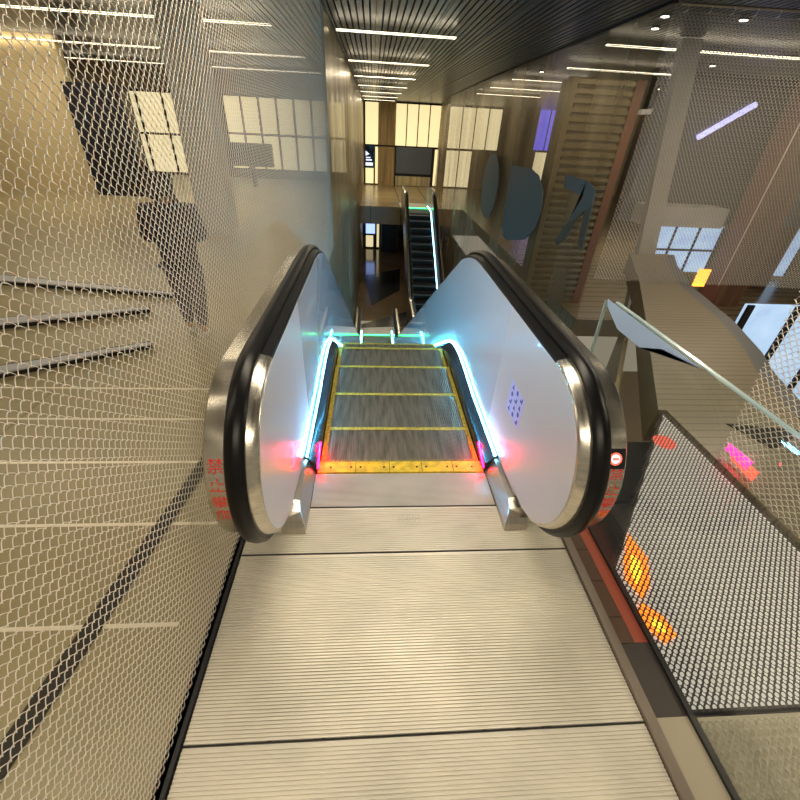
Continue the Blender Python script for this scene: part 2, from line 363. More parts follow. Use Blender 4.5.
# dark scratches on the near joint and a stamped mark
bm = bmesh.new()
for x, l in ((.40, .035), (.31, .02), (.20, .012), (-.33, .016), (-.50, .012), (.02, .008)): box(bm, x, x + l, .447, .453, -.001, .0012)
tag(obj('scratch_mark', bm, M['joint']), 'dark worn scratches along the near joint of the landing plate', 'scratch', kind='stuff')
bm = bmesh.new()
for k in range(4):
    x = -.035 + k * .028
    for a in (0, .018): box(bm, x + a, x + a + .002, 1.29, 1.345, 0, .0006)
    for a in (1.29, 1.316, 1.343): box(bm, x, x + .02, a, a + .003, 0, .0006)
tag(obj('stamped_mark', bm, M['steel2']), 'faint stamped maker marking on the plate between the balustrade ends', 'marking')
tag(obj('edge_trim', box(box(bmesh.new(), .763, .790, -.75, 1.62, -.02, .018), .790, .806, -.75, 1.62, -.03, .006), M['trim']), 'bronze metal edge trim along the right side of the landing', 'trim')
tag(obj('edge_trim', B(-.80, -.765, -.75, 1.2, -.02, .012), M['dark']), 'dark metal edge trim along the left side of the landing', 'trim')

# ------------------------------------------------ escalators
S30 = radians(30)
def track(drop, R=1.5, Ys=2.64, ycomb=1.66):
    """(y,z) centre path of the steps from the top comb to the bottom comb"""
    pts = [(ycomb, 0), (Ys - .3, 0)]
    for k in range(9): a = S30 * k / 8; pts.append((Ys + R * sin(a), -R * (1 - cos(a))))
    y1, z1 = pts[-1]; dz = drop + z1 - R * (1 - cos(S30)); ye = y1 + dz / math.tan(S30)
    for k in range(1, 7): pts.append((y1 + (ye - y1) * k / 7, z1 - dz * k / 7))
    cy, cz = ye + R * sin(S30), -drop + R
    for k in range(9): a = S30 * (1 - k / 8); pts.append((cy - R * sin(a), cz - R * cos(a)))
    yb = cy + (1.70 if drop > 4 else 1.15)
    pts += [(cy + .5, -drop), (yb, -drop)]
    return pts, yb
def rail_path(drop):
    tr, yb = track(drop); H = .95; r = .42
    P = []
    c = (1.33, H - r)
    for k in range(29): a = radians(268 - 178 * k / 28); P.append((c[0] + r * cos(a), c[1] + r * sin(a), cos(a), sin(a)))
    up = [(y, z) for y, z in tr[1:-1]]
    up = [(1.7, 0), (2.1, 0)] + up
    for i, (y, z) in enumerate(up):
        a = up[max(i - 1, 0)]; b = up[min(i + 1, len(up) - 1)]
        t = Vector((b[0] - a[0], b[1] - a[1])).normalized()
        P.append((y, z + H, -t.y, t.x))
    c2 = (yb + .33, -drop + H - r)
    for k in range(19): a = radians(90 - 178 * k / 18); P.append((c2[0] + r * cos(a), c2[1] + r * sin(a), cos(a), sin(a)))
    return P, tr, yb, c, c2
def zt(tr, y):
    for (a, b), (c, d) in zip(tr, tr[1:]):
        if a <= y <= c: return b + (d - b) * (y - a) / (c - a)
    return tr[0][1] if y < tr[0][0] else tr[-1][1]
def offp(P, d): return [(y + ny * d, z + nz * d) for y, z, ny, nz in P]
def char_mesh(ch, size):
    c = bpy.data.curves.new('char', 'FONT'); c.body = ch; c.size = size; c.align_x = 'CENTER'; c.extrude = .0003
    o = bpy.data.objects.new('char', c); sc.collection.objects.link(o)
    bpy.context.view_layer.update()
    me = bpy.data.meshes.new_from_object(o.evaluated_get(bpy.context.evaluated_depsgraph_get()))
    bpy.data.objects.remove(o); return me

def build_escalator(root, drop, near=True):
    P, tr, yb, c, c2 = rail_path(drop)
    for s in (-1, 1):
        sd = 'left' if s < 0 else 'right'
        # handrail belt
        x0, x1 = .580, .648
        sec = [(x0, -.012), (x0 + .004, -.034), (x0 + .018, -.034), (x0 + .018, -.022), (x1 - .018, -.022), (x1 - .018, -.034), (x1 - .004, -.034), (x1, -.012), (x1 - .010, .0), (x1 - .03, .005), (x0 + .03, .005), (x0 + .010, 0)]
        obj('handrail', sweep(bmesh.new(), P, sec, s), M['rubber'], root, True)
        # guide: dark groove under belt
        obj('handrail_guide', sweep(bmesh.new(), P, [(.585, -.09), (.585, -.030), (.643, -.030), (.643, -.09)], s), M['steel2'], root)
        # inner polished rim around the panel
        rs_ = [(.543, -.040), (.548, -.034), (.583, -.026), (.583, -.09), (.543, -.09)]
        rt_ = [(.543, -.044), (.548, -.036), (.583, -.026), (.583, -.09), (.543, -.09)]
        obj('inner_rim', sweep(bmesh.new(), P[1:29], rs_, s), M['steel'], root, True)
        obj('inner_rim_dark', sweep(bmesh.new(), P[28:-1], rt_, s), M['rubber'], root, True)  # straight part of the rim, coloured black for the dark it reflects
        # outer broad steel band
        ob = obj('outer_band', sweep(bmesh.new(), P[1:-1], [(.645, -.038), (.718, -.038), (.726, -.046), (.726, -.10), (.645, -.10)], s), M['steel'], root, True)
        # body
        q = offp(P, -.085)
        low = [(y, z - .28) for y, z in tr if y > 1.7]; low = [(1.42, .002), (1.65, .002), (1.66, -.28)] + low
        n1 = (1.36, .04)
        poly = q + [(yb + .3, -drop + .02), (yb + .3, -drop - .02)] + low[::-1]
        obj('balustrade_body', prism(bmesh.new(), poly, s * .552, s * .724), M['steel2'], root)
        # panels
        q = offp(P, -.050)
        def hh(y): return .125 + .06 * min(1, max(0, (y - 2.3) / .9))
        def dk(y): return zt(tr, y) + hh(y)
        segs = [1.92, 3.35]
        L = segs[-1]
        while L + 1.6 < yb - .2: L += 1.5; segs.append(L)
        segs.append(None)
        prev = None
        tops = q[:]
        def ztop(y):
            for (a, b), (cc, d2) in zip(tops[28:-19], tops[29:-18]):
                if a <= y <= cc: return b + (d2 - b) * (y - a) / (cc - a)
            return tops[28][1]
        for b in segs:
            if prev is None:
                pl = [p for p in q[:29]] + [(y, z) for y, z in q[29:] if y < b and z > .3] + [(b, ztop(b)), (b, dk(b)), (1.52, .125)]
            elif b is None:
                pl = [(prev, dk(prev)), (prev, ztop(prev))] + [p for p in q[29:] if p[0] > prev and not (p[0] > 1e9)] + [(yb + .2, -drop + .185)] + [(y, z + hh(y)) for y, z in tr[::-1] if y > prev + .01]
                # keep order: after the newel arc come back along the deck
            else:
                pl = [(prev, dk(prev)), (prev, ztop(prev))] + [(y, z) for y, z in q[29:-19] if prev + .01 < y < b - .01] + [(b, ztop(b)), (b, dk(b))] + [(y, z + hh(y)) for y, z in tr[::-1] if prev + .01 < y < b - .01]
            gap = .0
            po = obj('balustrade_panel', prism(bmesh.new(), pl, s * .541, s * .549), M['panel' if prev is None else 'panel_g'], root)
            prev = b
        # skirting deck, black; steel front
        fine = [(1.65 + .1 * k, zt(tr, 1.65 + .1 * k)) for k in range(25)] + [(y, z) for y, z in tr if y > 4.1]
        tq = [(y, z, 0, (hh(y) - .005) / .12) for y, z in fine]
        sec = [(.476, -.20), (.476, .055), (.482, .066), (.532, .120), (.550, .120), (.550, -.20)]
        obj('skirt', sweep(bmesh.new(), tq, sec, s), M['black'], root, True)
        fs = bmesh.new()
        pf = [(1.652, .001), (1.652, .118), (1.50, .120), (1.36, .116), (1.30, .100), (1.262, .07), (1.245, .04), (1.238, .012), (1.238, .001)]
        prism(fs, pf, s * .487, s * .60)
        for v in fs.verts:
            if abs(abs(v.co.x) - .487) < 1e-4 and v.co.z > .05: v.co.x = s * (.487 + (v.co.z - .05) * .55); v.co.z = .05 + (v.co.z - .05) * .75
        obj('skirt_end', fs, M['steel2'], root)
        # light strip at the foot of the panel
        tl = [(y, z + hh(y) - .002, 0, 1) for y, z in fine if y > 1.6]
        obj('light_strip', sweep(bmesh.new(), tl, [(.522, -.006), (.522, -.001), (.529, .005), (.529, -.001)], s), M['led' if near else 'led_t'], root)
        if near:
            rl = obj('warning_light', sweep(bmesh.new(), [(1.652, .03, 0, 1), (1.82, .07, 0, 1)], [(.470, 0), (.470, .007), (.478, .009), (.478, 0)], s), M['red_led'], root)
            # handrail entry under the newel
            obj('handrail_inlet', sweep(bmesh.new(), [(1.30, .115, 0, 1), (1.42, .11, 0, 1)], [(.565, -.05), (.565, .03), (.67, .03), (.67, -.05)], s), M['dark'], root)
    # comb plates
    for (yc, zc, g, d) in ((1.645, 0, None, 1), (yb + .0, -drop, 'green_led', 1)):
        cp = obj('comb_plate', B(-.474, .474, yc, yc + .085, zc - .02, zc + .006), M['yellow' if near else 'step_e'], root)
        if g is None and near:
            for px in (-.29, -.235, -.10, -.045, .09, .145, .27, .325, -.405, .415): obj('screw', tube(bmesh.new(), [(px, yc + .04, zc + .006), (px, yc + .04, zc + .0085)], .0065, 8), M['joint'], cp)
            for px in (-.265, -.07, .118, .30): obj('joint_line', B(px, px + .003, yc, yc + .085, zc + .0055, zc + .0068), M['joint'], cp)
            bm = bmesh.new()
            for k in range(104):
                xx = -.47 + k * .00904; box(bm, xx, xx + .0045, yc + .085, yc + .105, zc - .004, zc + .003)
            obj('comb_teeth', bm, M['yellow_d'], cp)
        if g or not near:
            zz = zc
            obj('comb_light', B(-.474, .474, yc + (.02 if near else -.02), yc + .045, zz + .007, zz + .03), M['green_led'], root)
    obj('lower_landing_plate', B(-.72, .72, yb + .085, yb + 1.3, -drop - .02, -drop + .004), M['plate_s'], root)
    if not near:
        obj('upper_landing_plate', B(-.76, .76, .1, 1.645, -.02, .004), M['plate_s'], root)
    # steps: one with a grooved tread, copied down the track
    dp = .405; bm = bmesh.new()
    nn = 66 if near else 20; pt = .936 / nn
    for k in range(nn):
        xx = -.468 + k * pt; box(bm, xx, xx + pt * .55, 0, dp - .006, -.010, 0)
    box(bm, -.468, .468, 0, dp - .004, -.03, -.010)
    # curved riser
    rp = [(dp - .006, -.012), (dp - .010, -.06), (dp - .03, -.14), (dp - .06, -.225), (dp - .09, -.225), (dp - .06, -.14), (dp - .04, -.06), (dp - .035, -.012)]
    prism(bm, rp, -.468, .468)
    st = obj('step', bm, M['step' if near else 'step_d'], root)
    e = bmesh.new(); box(e, -.468, .468, dp - (.034 if near else .05), dp - .003, -.0015, .0016)
    if near:
        box(e, -.468, -.440, 0, dp - .034, -.0015, .0014); box(e, .440, .468, 0, dp - .034, -.0015, .0014)
    ed = obj('step_edge', e, M['yellow_d' if near else 'step_e'], st)
    y = 1.645 + .02; k = 0; first = True
    while y < yb - .1:
        z = zt(tr, y + (.2 if False else .10))
        if first: o = st; first = False
        else:
            o = st.copy(); sc.collection.objects.link(o); o.parent = root
            e2 = ed.copy(); sc.collection.objects.link(e2); e2.parent = o
        o.location = (0, y, z - .004); y += dp
    return P, tr, yb, c

esc = thing('escalator', 'large descending escalator in the foreground with black handrails and blue-lit side panels', 'escalator')
P, tr, yb, c = build_escalator(esc, 4.7)
# red lettering round the outer steel bands and the red sign
def on_arc(me, s, ang, xc, r=.3812):
    for v in me.vertices:
        x, y, z = v.co; a = ang - y / r * 1.0
        rr = r + z + .0006
        v.co = (xc + x, c[0] + rr * cos(a), c[1] + rr * sin(a))
bands = [o for o in esc.children if o.name.startswith('outer_band')]
for s, angs, xc in ((-1, (158, 168.5, 179, 189), -.684), (1, (163.5, 173.5, 183, 192.5), .692)):
    band = [b for b in bands if (sum(v.co.x for v in b.data.vertices) > 0) == (s > 0)][0]
    for ch, a in zip('禁止攀爬', angs):
        me = char_mesh(ch, .058); on_arc(me, s, radians(a), xc)
        o = link('lettering', me, None, band); me.materials.clear(); me.materials.append(M['red']); o['label'] = 'red Chinese character'
    if s > 0:
        def arcquad(name, x0, x1, a0, a1, d, m):
            bm = bmesh.new(); n = 6; R0 = .3812 + d
            rows = [[bm.verts.new((xx, c[0] + rr * cos(radians(a0 + (a1 - a0) * k / n)), c[1] + rr * sin(radians(a0 + (a1 - a0) * k / n)))) for xx in (x0, x1) for rr in (R0 - .001, R0)] for k in range(n + 1)]
            for p, q in zip(rows, rows[1:]):
                for i, j in ((0, 1), (1, 3), (3, 2), (2, 0)): bm.faces.new((p[i], p[j], q[j], q[i]))
            bm.faces.new([rows[0][i] for i in (0, 1, 3, 2)]); bm.faces.new([rows[-1][i] for i in (0, 1, 3, 2)])
            return obj(name, bm, M[m], band)
        arcquad('sign_plate', .652, .716, 146.5, 157.5, .0022, 'screen')
        bm = bmesh.new()
        n = 24; cx_, ca = .680, 152.0
        for (ra, rb) in ((.017, .023),):
            pr_ = []
            for k in range(n):
                t = 2 * pi * k / n
                for r_ in (ra, rb):
                    a = radians(ca) + r_ * sin(t) / .385; pr_.append(bm.verts.new((cx_ + r_ * cos(t), c[0] + .3842 * cos(a), c[1] + .3842 * sin(a))))
            for k in range(n): i = 2 * k; j = (2 * k + 2) % (2 * n); bm.faces.new((pr_[i], pr_[i + 1], pr_[j + 1], pr_[j]))
        obj('sign_ring', bm, M['redl'], band)
        bm = bmesh.new(); vs = []
        for k in range(n):
            t = 2 * pi * k / n; a = radians(ca) + .0165 * sin(t) / .385; vs.append(bm.verts.new((cx_ + .0165 * cos(t), c[0] + .3841 * cos(a), c[1] + .3841 * sin(a))))
        bm.faces.new(vs); obj('sign_disc', bm, M['white_t'], band)
        arcquad('sign_bar', .668, .692, 151.4, 152.7, .0036, 'redl')
# notice film with pictograms on the right panel
f = bmesh.new(); prism(f, [(1.50, .43), (1.50, .60), (1.70, .60), (1.70, .43)], .5402, .5412)
nt_ = obj('notice_film', f, M['tint'], esc)
for i in range(3):
    for j in range(4):
        bm = bmesh.new()
        y = 1.52 + i * .062; z = .44 + j * .042
        k = (i * 4 + j) % 3
        if k == 0: prism(bm, [(y, z), (y + .03, z), (y + .03, z + .012), (y + .012, z + .012), (y + .012, z + .028), (y, z + .028)], .5396, .5401)
        elif k == 1: prism(bm, [(y + .015 + .014 * cos(t * pi / 4), z + .014 + .014 * sin(t * pi / 4)) for t in range(8)], .5396, .5401)
        else: prism(bm, [(y, z), (y + .03, z), (y + .015, z + .028)], .5396, .5401)
        obj('pictogram', bm, M['mark'], nt_)


esc2 = thing('escalator', 'small distant escalator with dark steps rising to the upper floor beside the gold wall', 'escalator', (1.95, 21.35 + 1.66, -1.7), pi)
build_escalator(esc2, 3.0, False)

# ------------------------------------------------ woven chain curtains
def weave(o3, u, L, H, p, row, r, depth, ns=5, fold=0, fr=1.0, top=None, mask=None):
    """rows of scalloped wire; u is the run direction, z up. Returns a mesh of three-sided wire."""
    u = np.array(u, float); u /= np.linalg.norm(u); nrm = np.cross(u, (0, 0, 1)); o3 = np.array(o3, float)
    rows = int(H / row); n = int(L / p) * ns + 1
    V = []; F = []; base = 0
    for k in range(rows):
        t = np.arange(n) / ns
        ph = t + .5 * (k % 2)
        zz = k * row + row * 1.05 * np.abs(np.sin(pi * ph)) ** .75
        ww = depth * np.cos(2 * pi * ph) + fold * np.sin(t * p * fr + .3 * np.sin(k * row * 2))
        c_ = o3 + np.outer(t * p, u) + np.outer(ww, nrm) + np.outer(zz, (0, 0, 1))
        if mask is not None:
            keep = mask(t * p, zz)
            if not keep.any(): continue
            i0, i1 = np.argmax(keep), len(keep) - np.argmax(keep[::-1]); c_ = c_[i0:i1]
        m = len(c_)
        if m < 2: continue
        ring = np.stack([c_ + r * np.array((0, 0, 1.0)), c_ + r * (-.5 * np.array((0, 0, 1.0)) + .87 * nrm), c_ + r * (-.5 * np.array((0, 0, 1.0)) - .87 * nrm)], 1).reshape(-1, 3)
        V.append(ring)
        i = np.arange(m - 1)[:, None] * 3 + base
        for a, b in ((0, 1), (1, 2), (2, 0)): F.append(np.concatenate([i + a, i + b, i + 3 + b, i + 3 + a], 1))
        base += m * 3
    V = np.concatenate(V).astype(np.float32); F = np.concatenate(F).astype(np.int32)
    me = bpy.data.meshes.new('weave'); me.vertices.add(len(V)); me.vertices.foreach_set('co', V.ravel())
    me.loops.add(F.size); me.loops.foreach_set('vertex_index', F.ravel())
    me.polygons.add(len(F)); me.polygons.foreach_set('loop_start', np.arange(0, F.size, 4, dtype=np.int32))
    me.polygons.foreach_set('use_smooth', np.ones(len(F), dtype=bool)); me.update()
    return me
def sheet(pts, z0, z1, amp, m, parent, name, freq=5.0, th=.004, steps=None):
    """a draped fine weave as a folded sheet following pts (x,y)"""
    bm = bmesh.new(); prev = None; d = 0; cols = []
    for (a, b) in zip(pts, pts[1:]):
        L = math.dist(a, b); n = max(2, int(L / .12))
        nx, ny = -(b[1] - a[1]) / L, (b[0] - a[0]) / L
        for k in range(n + (1 if b == pts[-1] else 0)):
            t = k / n; dd = d + L * t
            w_ = amp * (sin(dd * freq) + .5 * sin(dd * freq * 2.3 + 1))
            cols.append((a[0] + (b[0] - a[0]) * t, a[1] + (b[1] - a[1]) * t, nx, ny, w_, dd))
        d += L
    zs = [z0 + (z1 - z0) * k / 12 for k in range(13)]
    g = [[bm.verts.new((x + nx * w_ * (1 - .75 * (k / 12) ** 2) * (1 + .3 * sin(z * 2 + dd)), y + ny * w_ * (1 - .75 * (k / 12) ** 2), z)) for k, z in enumerate(zs)] for x, y, nx, ny, w_, dd in cols]
    for a, b in zip(g, g[1:]):
        for k in range(12): bm.faces.new((a[k], b[k], b[k + 1], a[k + 1]))
    return obj(name, bm, M[m], parent, True)

lc = thing('chain_curtain', 'tall steel chain mesh curtain along the left side of the landing', 'curtain', (-.79, 0, 0))
me = weave((0, .12, .0), (0, 1, 0), 6.6, 2.78, .032, .0142, .00130, .0018, 8)
link('near_weave', me, M['wire'], lc)
sheet([(0, 6.4), (0, 9), (0, 29.9)], -4.6, 2.78, .033, 'haze_l', lc, 'far_weave', 5.2)
obj('top_rail', B(-.02, .02, .1, 29.9, 2.775, 2.80), M['dark'], lc)
obj('bottom_bar', B(-.012, .012, .1, 1.6, -.0, .012), M['dark'], lc)

pc = thing('chain_curtain', 'steel chain mesh curtain hung from hooks across the right hall', 'curtain', (2.88, 5.36, 0))
me = weave((0, 0, 0.0), (1, -.055, 0), 5.6, 2.72, .042, .026, .0040, .008, 5, .02, 5)
link('weave', me, M['wire_g'], pc)
tube_b = tube(bmesh.new(), [(0, 0, 2.76), (5.6, -.31, 2.76)], .014, 6); obj('top_rail', tube_b, M['steel2'], pc)
for k in range(24):
    x = .06 + k * .235; y = -x * .055
    h = tube(bmesh.new(), [(x, y, 2.76), (x + .02, y - .02, 2.75), (x + .012, y - .02, 2.71), (x, y, 2.70)], .006, 5); obj('hook', h, M['wire'], pc)
obj('seam_wire', tube(bmesh.new(), [(1.75, -.13, 2.72), (1.75, -.13, 0)], .006, 5), M['wire'], pc)

rw = thing('chain_curtain', 'long hazy fine chain mesh curtain along the right side of the escalator well', 'curtain', (0, 0, 0))
RP = [(2.86, 5.42), (2.93, 9), (2.97, 13), (3.25, 22), (3.95, 29.9)]
sheet(RP, -4.6, 2.78, .04, 'haze_r', rw, 'weave', 3.2)
obj('top_rail', slab(bmesh.new(), [(x - .02, y) for x, y in RP] + [(x + .02, y) for x, y in RP[::-1]], 2.775, 2.80), M['dark'], rw)

cc = thing('chain_curtain', 'coarse chain mesh curtain hanging at the right edge, nearest the glass panel', 'curtain', (2.0, 0, 0))
me = weave((0, -.35, .0), (0, 1, 0), 2.26, 2.78, .042, .0215, .0030, .003, 7, mask=lambda t, z: t < 2.10 + z * .13 + .0 * t)
link('weave', me, M['wire'], cc)
obj('top_rail', B(-.02, .02, -.35, 2.3, 2.775, 2.80), M['dark'], cc)

# big grey letters hanging on the right curtain, read along the well
def letter(name, polys, label):
    t = bmesh.new()
    for pts, x in polys: prism(t, pts, x - .012, x + .004)
    return tag(obj(name, t, M['letter']), label, 'sign letter', 'big grey letters on the right curtain')
letter('sign_letter', [([(11.5 + .78 * cos(2 * pi * k / 28), .42 + .74 * sin(2 * pi * k / 28)) for k in range(28)], 2.84)], 'oval grey letter O on the right mesh curtain, farthest of the letters')
letter('sign_letter', [([(9.85, 1.03), (8.6, 1.07), (8.1, 1.0), (7.72, .78), (7.62, .5), (7.72, .18), (8.1, -.10), (9.0, -.33), (9.45, -.38), (9.75, -.2)], 2.82)], 'solid grey D-shaped letter on the right mesh curtain, middle of three')
k1 = [(6.9, 1.12), (6.15, 1.12), (5.85, 1.05), (5.80, .85), (5.72, .28), (5.88, .28), (5.98, .75), (6.15, .62), (6.35, .30), (6.6, .15), (6.7, .2), (6.35, .60), (6.15, .92), (6.85, .96)]
letter('sign_letter', [(k1, 2.80)], 'grey hooked letter on the right mesh curtain, nearest of the letters')

# ------------------------------------------------ glass parapet on the right
gp = thing('glass_parapet', 'clear glass parapet panel beside the right edge of the landing', 'glass panel', (.93, 0, 0))
prism_pts = [(-.7, .0), (-.7, 1.02), (1.66, 1.02), (1.76, 1.0), (1.71, .02)]
obj('pane', prism(bmesh.new(), prism_pts, -.006, .006), M['glass'], gp)
obj('top_edge', B(-.008, .008, -.7, 1.68, 1.02, 1.026), M['edge'], gp)
obj('end_edge', prism(bmesh.new(), [(1.712, .4), (1.76, 1.0), (1.766, 1.0), (1.718, .4)], -.007, .007), M['edge'], gp)
obj('base_channel', B(-.007, .014, -.7, 1.70, -.0, .012), M['dark'], gp)
tag(obj('glass_reflection', prism(bmesh.new(), [(1.30, .985), (1.42, .93), (1.60, .93), (1.73, .985), (1.745, 1.015), (1.1, 1.015)], .922, .9235), mat('pale_blue_reflection', (.45, .62, .95), .2, coat=1)), 'pale blue painted reflection at the far top corner of the glass parapet', 'painted reflection')  # reflection in the glass, painted as a flat blue patch

# perforated floor grille on the right, glowing backing below it
def holes(x0, x1, y0, y1, p, ra, rb, keep, z, th=.012):
    """plate with slanting oval holes on a staggered grid"""
    bm = bmesh.new(); n = 8; j = 0; y = y0
    q = p * .5
    while y < y1:
        x = x0
        while x < x1:
            if keep(x + p / 2, y + p / 2):
                cx, cy = x + p / 2, y + p / 2
                out = []; inn = []
                for k in range(n):
                    t = 2 * pi * (k + .5) / n; cxx, sn = cos(t), sin(t); m_ = max(abs(cxx), abs(sn))
                    out.append((cx + q * cxx / m_, cy + q * sn / m_))
                    a, b = ra * cxx, rb * sn; inn.append((cx + a * .8 - b * .6, cy + a * .6 + b * .8))
                o_ = [bm.verts.new((*u, z)) for u in out]; i_ = [bm.verts.new((*u, z)) for u in inn]; d_ = [bm.verts.new((*u, z - th)) for u in inn]
                for k in range(n):
                    k2 = (k + 1) % n; bm.faces.new((o_[k], o_[k2], i_[k2], i_[k])); bm.faces.new((i_[k], i_[k2], d_[k2], d_[k]))
            x += p
        y += p; j += 1
    bmesh.ops.remove_doubles(bm, verts=bm.verts, dist=.0002)
    return bm
kp = lambda x, y: y < 1.04 + (x - .95) * 1.22 and x > .95
gr = thing('floor_grille', 'dark perforated floor grille of slanting oval holes outside the glass', 'grille', (0, 0, 0))
obj('grille_plate', holes(.95, 1.96, .47, 2.3, .026, .0114, .0076, kp, -.002, .003), M['grate'], gr)
obj('backing_panel', slab(bmesh.new(), [(.96, .485), (.96, 1.02), (1.93, 2.2), (1.955, 2.24), (1.955, .485)], -.025, -.02), M['pale'], gr)  # backing given an added glow of its own to brighten the holes
g2 = thing('floor_grille', 'tan perforated floor plate outside the glass, nearest the viewer', 'grille', (0, 0, 0))
obj('grille_plate', holes(.95, 1.96, -.7, .44, .026, .0122, .0084, lambda x, y: True, -.001, .003), M['grate_t'], g2)
obj('backing_panel', B(.95, 1.975, -.7, .46, -.025, -.02), M['tanlit'], g2)
tag(obj('floor_strip', B(.808, .922, -.7, .46, -.03, 0), M['grate_t']), 'tan floor strip between the bronze trim and the glass, nearest the viewer', 'floor strip')
tag(obj('floor_strip', B(.808, .922, .462, .70, -.03, -.002), M['grate']), 'dark floor strip beside the bronze trim, middle of the strips', 'floor strip')
tag(obj('floor_strip', B(.808, .868, .702, 1.30, -.03, -.002), M['brick']), 'dark brown tiled floor strip below the right balustrade end', 'floor strip')
tag(obj('floor_strip', B(.869, .922, .702, 1.30, -.03, -.002), M['red_st']), 'red floor strip at the foot of the glass below the right balustrade end', 'floor strip')
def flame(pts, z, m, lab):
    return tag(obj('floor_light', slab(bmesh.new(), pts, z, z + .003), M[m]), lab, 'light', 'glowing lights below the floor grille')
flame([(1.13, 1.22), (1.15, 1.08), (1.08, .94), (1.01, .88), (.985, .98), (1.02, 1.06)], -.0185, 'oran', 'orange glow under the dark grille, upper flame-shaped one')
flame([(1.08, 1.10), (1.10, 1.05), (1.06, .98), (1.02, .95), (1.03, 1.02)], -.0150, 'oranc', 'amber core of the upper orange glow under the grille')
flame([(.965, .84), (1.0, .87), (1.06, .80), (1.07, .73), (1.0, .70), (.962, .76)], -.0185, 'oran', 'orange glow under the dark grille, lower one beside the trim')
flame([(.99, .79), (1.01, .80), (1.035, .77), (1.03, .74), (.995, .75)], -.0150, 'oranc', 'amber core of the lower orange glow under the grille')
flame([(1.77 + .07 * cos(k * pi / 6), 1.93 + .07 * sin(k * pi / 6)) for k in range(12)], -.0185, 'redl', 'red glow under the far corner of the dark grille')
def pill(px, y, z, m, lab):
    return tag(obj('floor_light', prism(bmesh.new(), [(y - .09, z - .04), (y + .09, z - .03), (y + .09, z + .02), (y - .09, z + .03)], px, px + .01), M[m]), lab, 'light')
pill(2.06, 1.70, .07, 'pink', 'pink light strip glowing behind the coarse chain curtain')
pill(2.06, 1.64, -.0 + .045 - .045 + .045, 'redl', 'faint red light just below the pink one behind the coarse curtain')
tag(obj('curb', sweep(bmesh.new(), [(0, 0, 0, 1), (0, 0, 0, 1)][:0] + [(y, 0, 0, 1) for y in (-.8, .5)], [(2.9, 0), (3.05, 0), (3.05, .05), (2.9, .05)]), M['col']), 'grey curb along the edge of the right floor', 'curb')

tag(obj('floor_hatch', slab(bmesh.new(), [(2.33, 2.10), (2.86, 2.02), (2.45, 1.83)], 0, .006), M['joint']), 'small black triangular hatch on the tan floor behind the glass', 'hatch')
# curved curb of the right floor edge
cu = [(2.95, 2.2), (3.19, 2.84), (3.42, 3.26), (3.72, 4.0), (4.05, 5.2), (4.5, 6.2), (4.9, 6.9)]
tag(obj('curb', slab(bmesh.new(), cu + [(x + .15, y - .03) for x, y in cu[::-1]], -.2, -.003), M['ceil']), 'curving grey curb at the edge of the tan floor seen through the curtain', 'curb')

# ------------------------------------------------ right hall
cb = bmesh.new()
tops = [(4.0, 2.78), (4.28, 2.78)]; bots = [(4.78, -1.69), (5.10, -1.69)]
vs = [cb.verts.new((x, y, z)) for y in (7.0, 7.12) for x, z in (tops[0], tops[1], bots[1], bots[0])]
for f_ in ((0, 1, 2, 3), (4, 7, 6, 5), (0, 4, 5, 1), (1, 5, 6, 2), (2, 6, 7, 3), (3, 7, 4, 0)): cb.faces.new([vs[i] for i in f_])
tag(obj('leaning_column', cb, M['col']), 'pale grey leaning column in the right hall behind the curtain', 'column')
t = thing('slatted_tower', 'brown slatted tower with horizontal louvres behind the right curtain', 'louvre', (3.5, 9.0, -1.7))
obj('core', B(.05, 1.20, .06, .9, 0, 4.2), M['wall_d'], t)
bm = bmesh.new()
for k in range(30): box(bm, 0, 1.1, 0, .06, .04 + k * .14, .11 + k * .14)
obj('louvres', bm, M['wall_m'], t)
obj('corner_post', B(1.1, 1.28, -.02, .2, 0, 4.2), M['rust'], t)
obj('corner_post', B(-.12, .0, -.02, .2, 0, 4.2), M['wall_m'], t)
for k, (x0, x1, y, lab) in enumerate([(8.15, 8.85, 9.3, 'broad brown stone column in the right hall, nearest'), (10.3, 10.9, 10.8, 'brown stone column beside the blue windows')]):
    c_ = thing('stone_column', lab, 'column', ((x0 + x1) / 2, y, -3), 0); h = (x1 - x0) / 2
    obj('shaft', B(-h, h, -.3, .3, 0, 5.78), M['colbr'], c_); obj('edge_strip', B(-h - .05, -h, -.32, .1, 0, 5.78), M['rust'], c_)
t = thing('lit_panel', 'tall pale lit strip between the brown stone columns', 'panel', (9.75, 10.6, -1.2)); obj('face', B(-.28, .22, 0, .05, 0, 2.5), M['whitep'], t); obj('frame', B(-.32, .26, .05, .09, -.05, 2.55), M['dark'], t)
t = thing('shop_window', 'bright blue-white window at the right edge of the hall', 'window', (11.0, 11.4, -1.6)); obj('pane', B(-.9, 1.2, 0, .05, 0, 1.7), M['glassb'], t)
bm = bmesh.new()
for k in range(5): box(bm, -.9 + k * .52, -.86 + k * .52, -.03, 0, 0, 1.7)
obj('frame', bm, M['dark'], t)
t = thing('shop_window', 'daylit window bay with dark mullions below the grey soffit', 'window', (7.25, 9.6, -1.05)); obj('pane', B(-.95, .85, 0, .05, 0, 1.05), M['glassb'], t)
bm = bmesh.new()
for k in range(4): box(bm, -.95 + k * .58, -.92 + k * .58, -.05, 0, 0, 1.05)
box(bm, -.95, .85, -.05, 0, .5, .54); obj('frame', bm, M['dark'], t)
tag(obj('soffit', B(5.9, 7.75, 9.3, 9.9, .02, .42), M['col']), 'grey soffit band above the daylit window bay', 'soffit')
tag(obj('dark_bulkhead', B(5.7, 12.5, 9.92, 10.1, .0, 2.78), M['ceil']), 'dark bulkhead wall hanging above the grey soffit', 'bulkhead')
bm = bmesh.new(); prism(bm, [(0, 0), (.001, 0)], 0, 0) if False else None
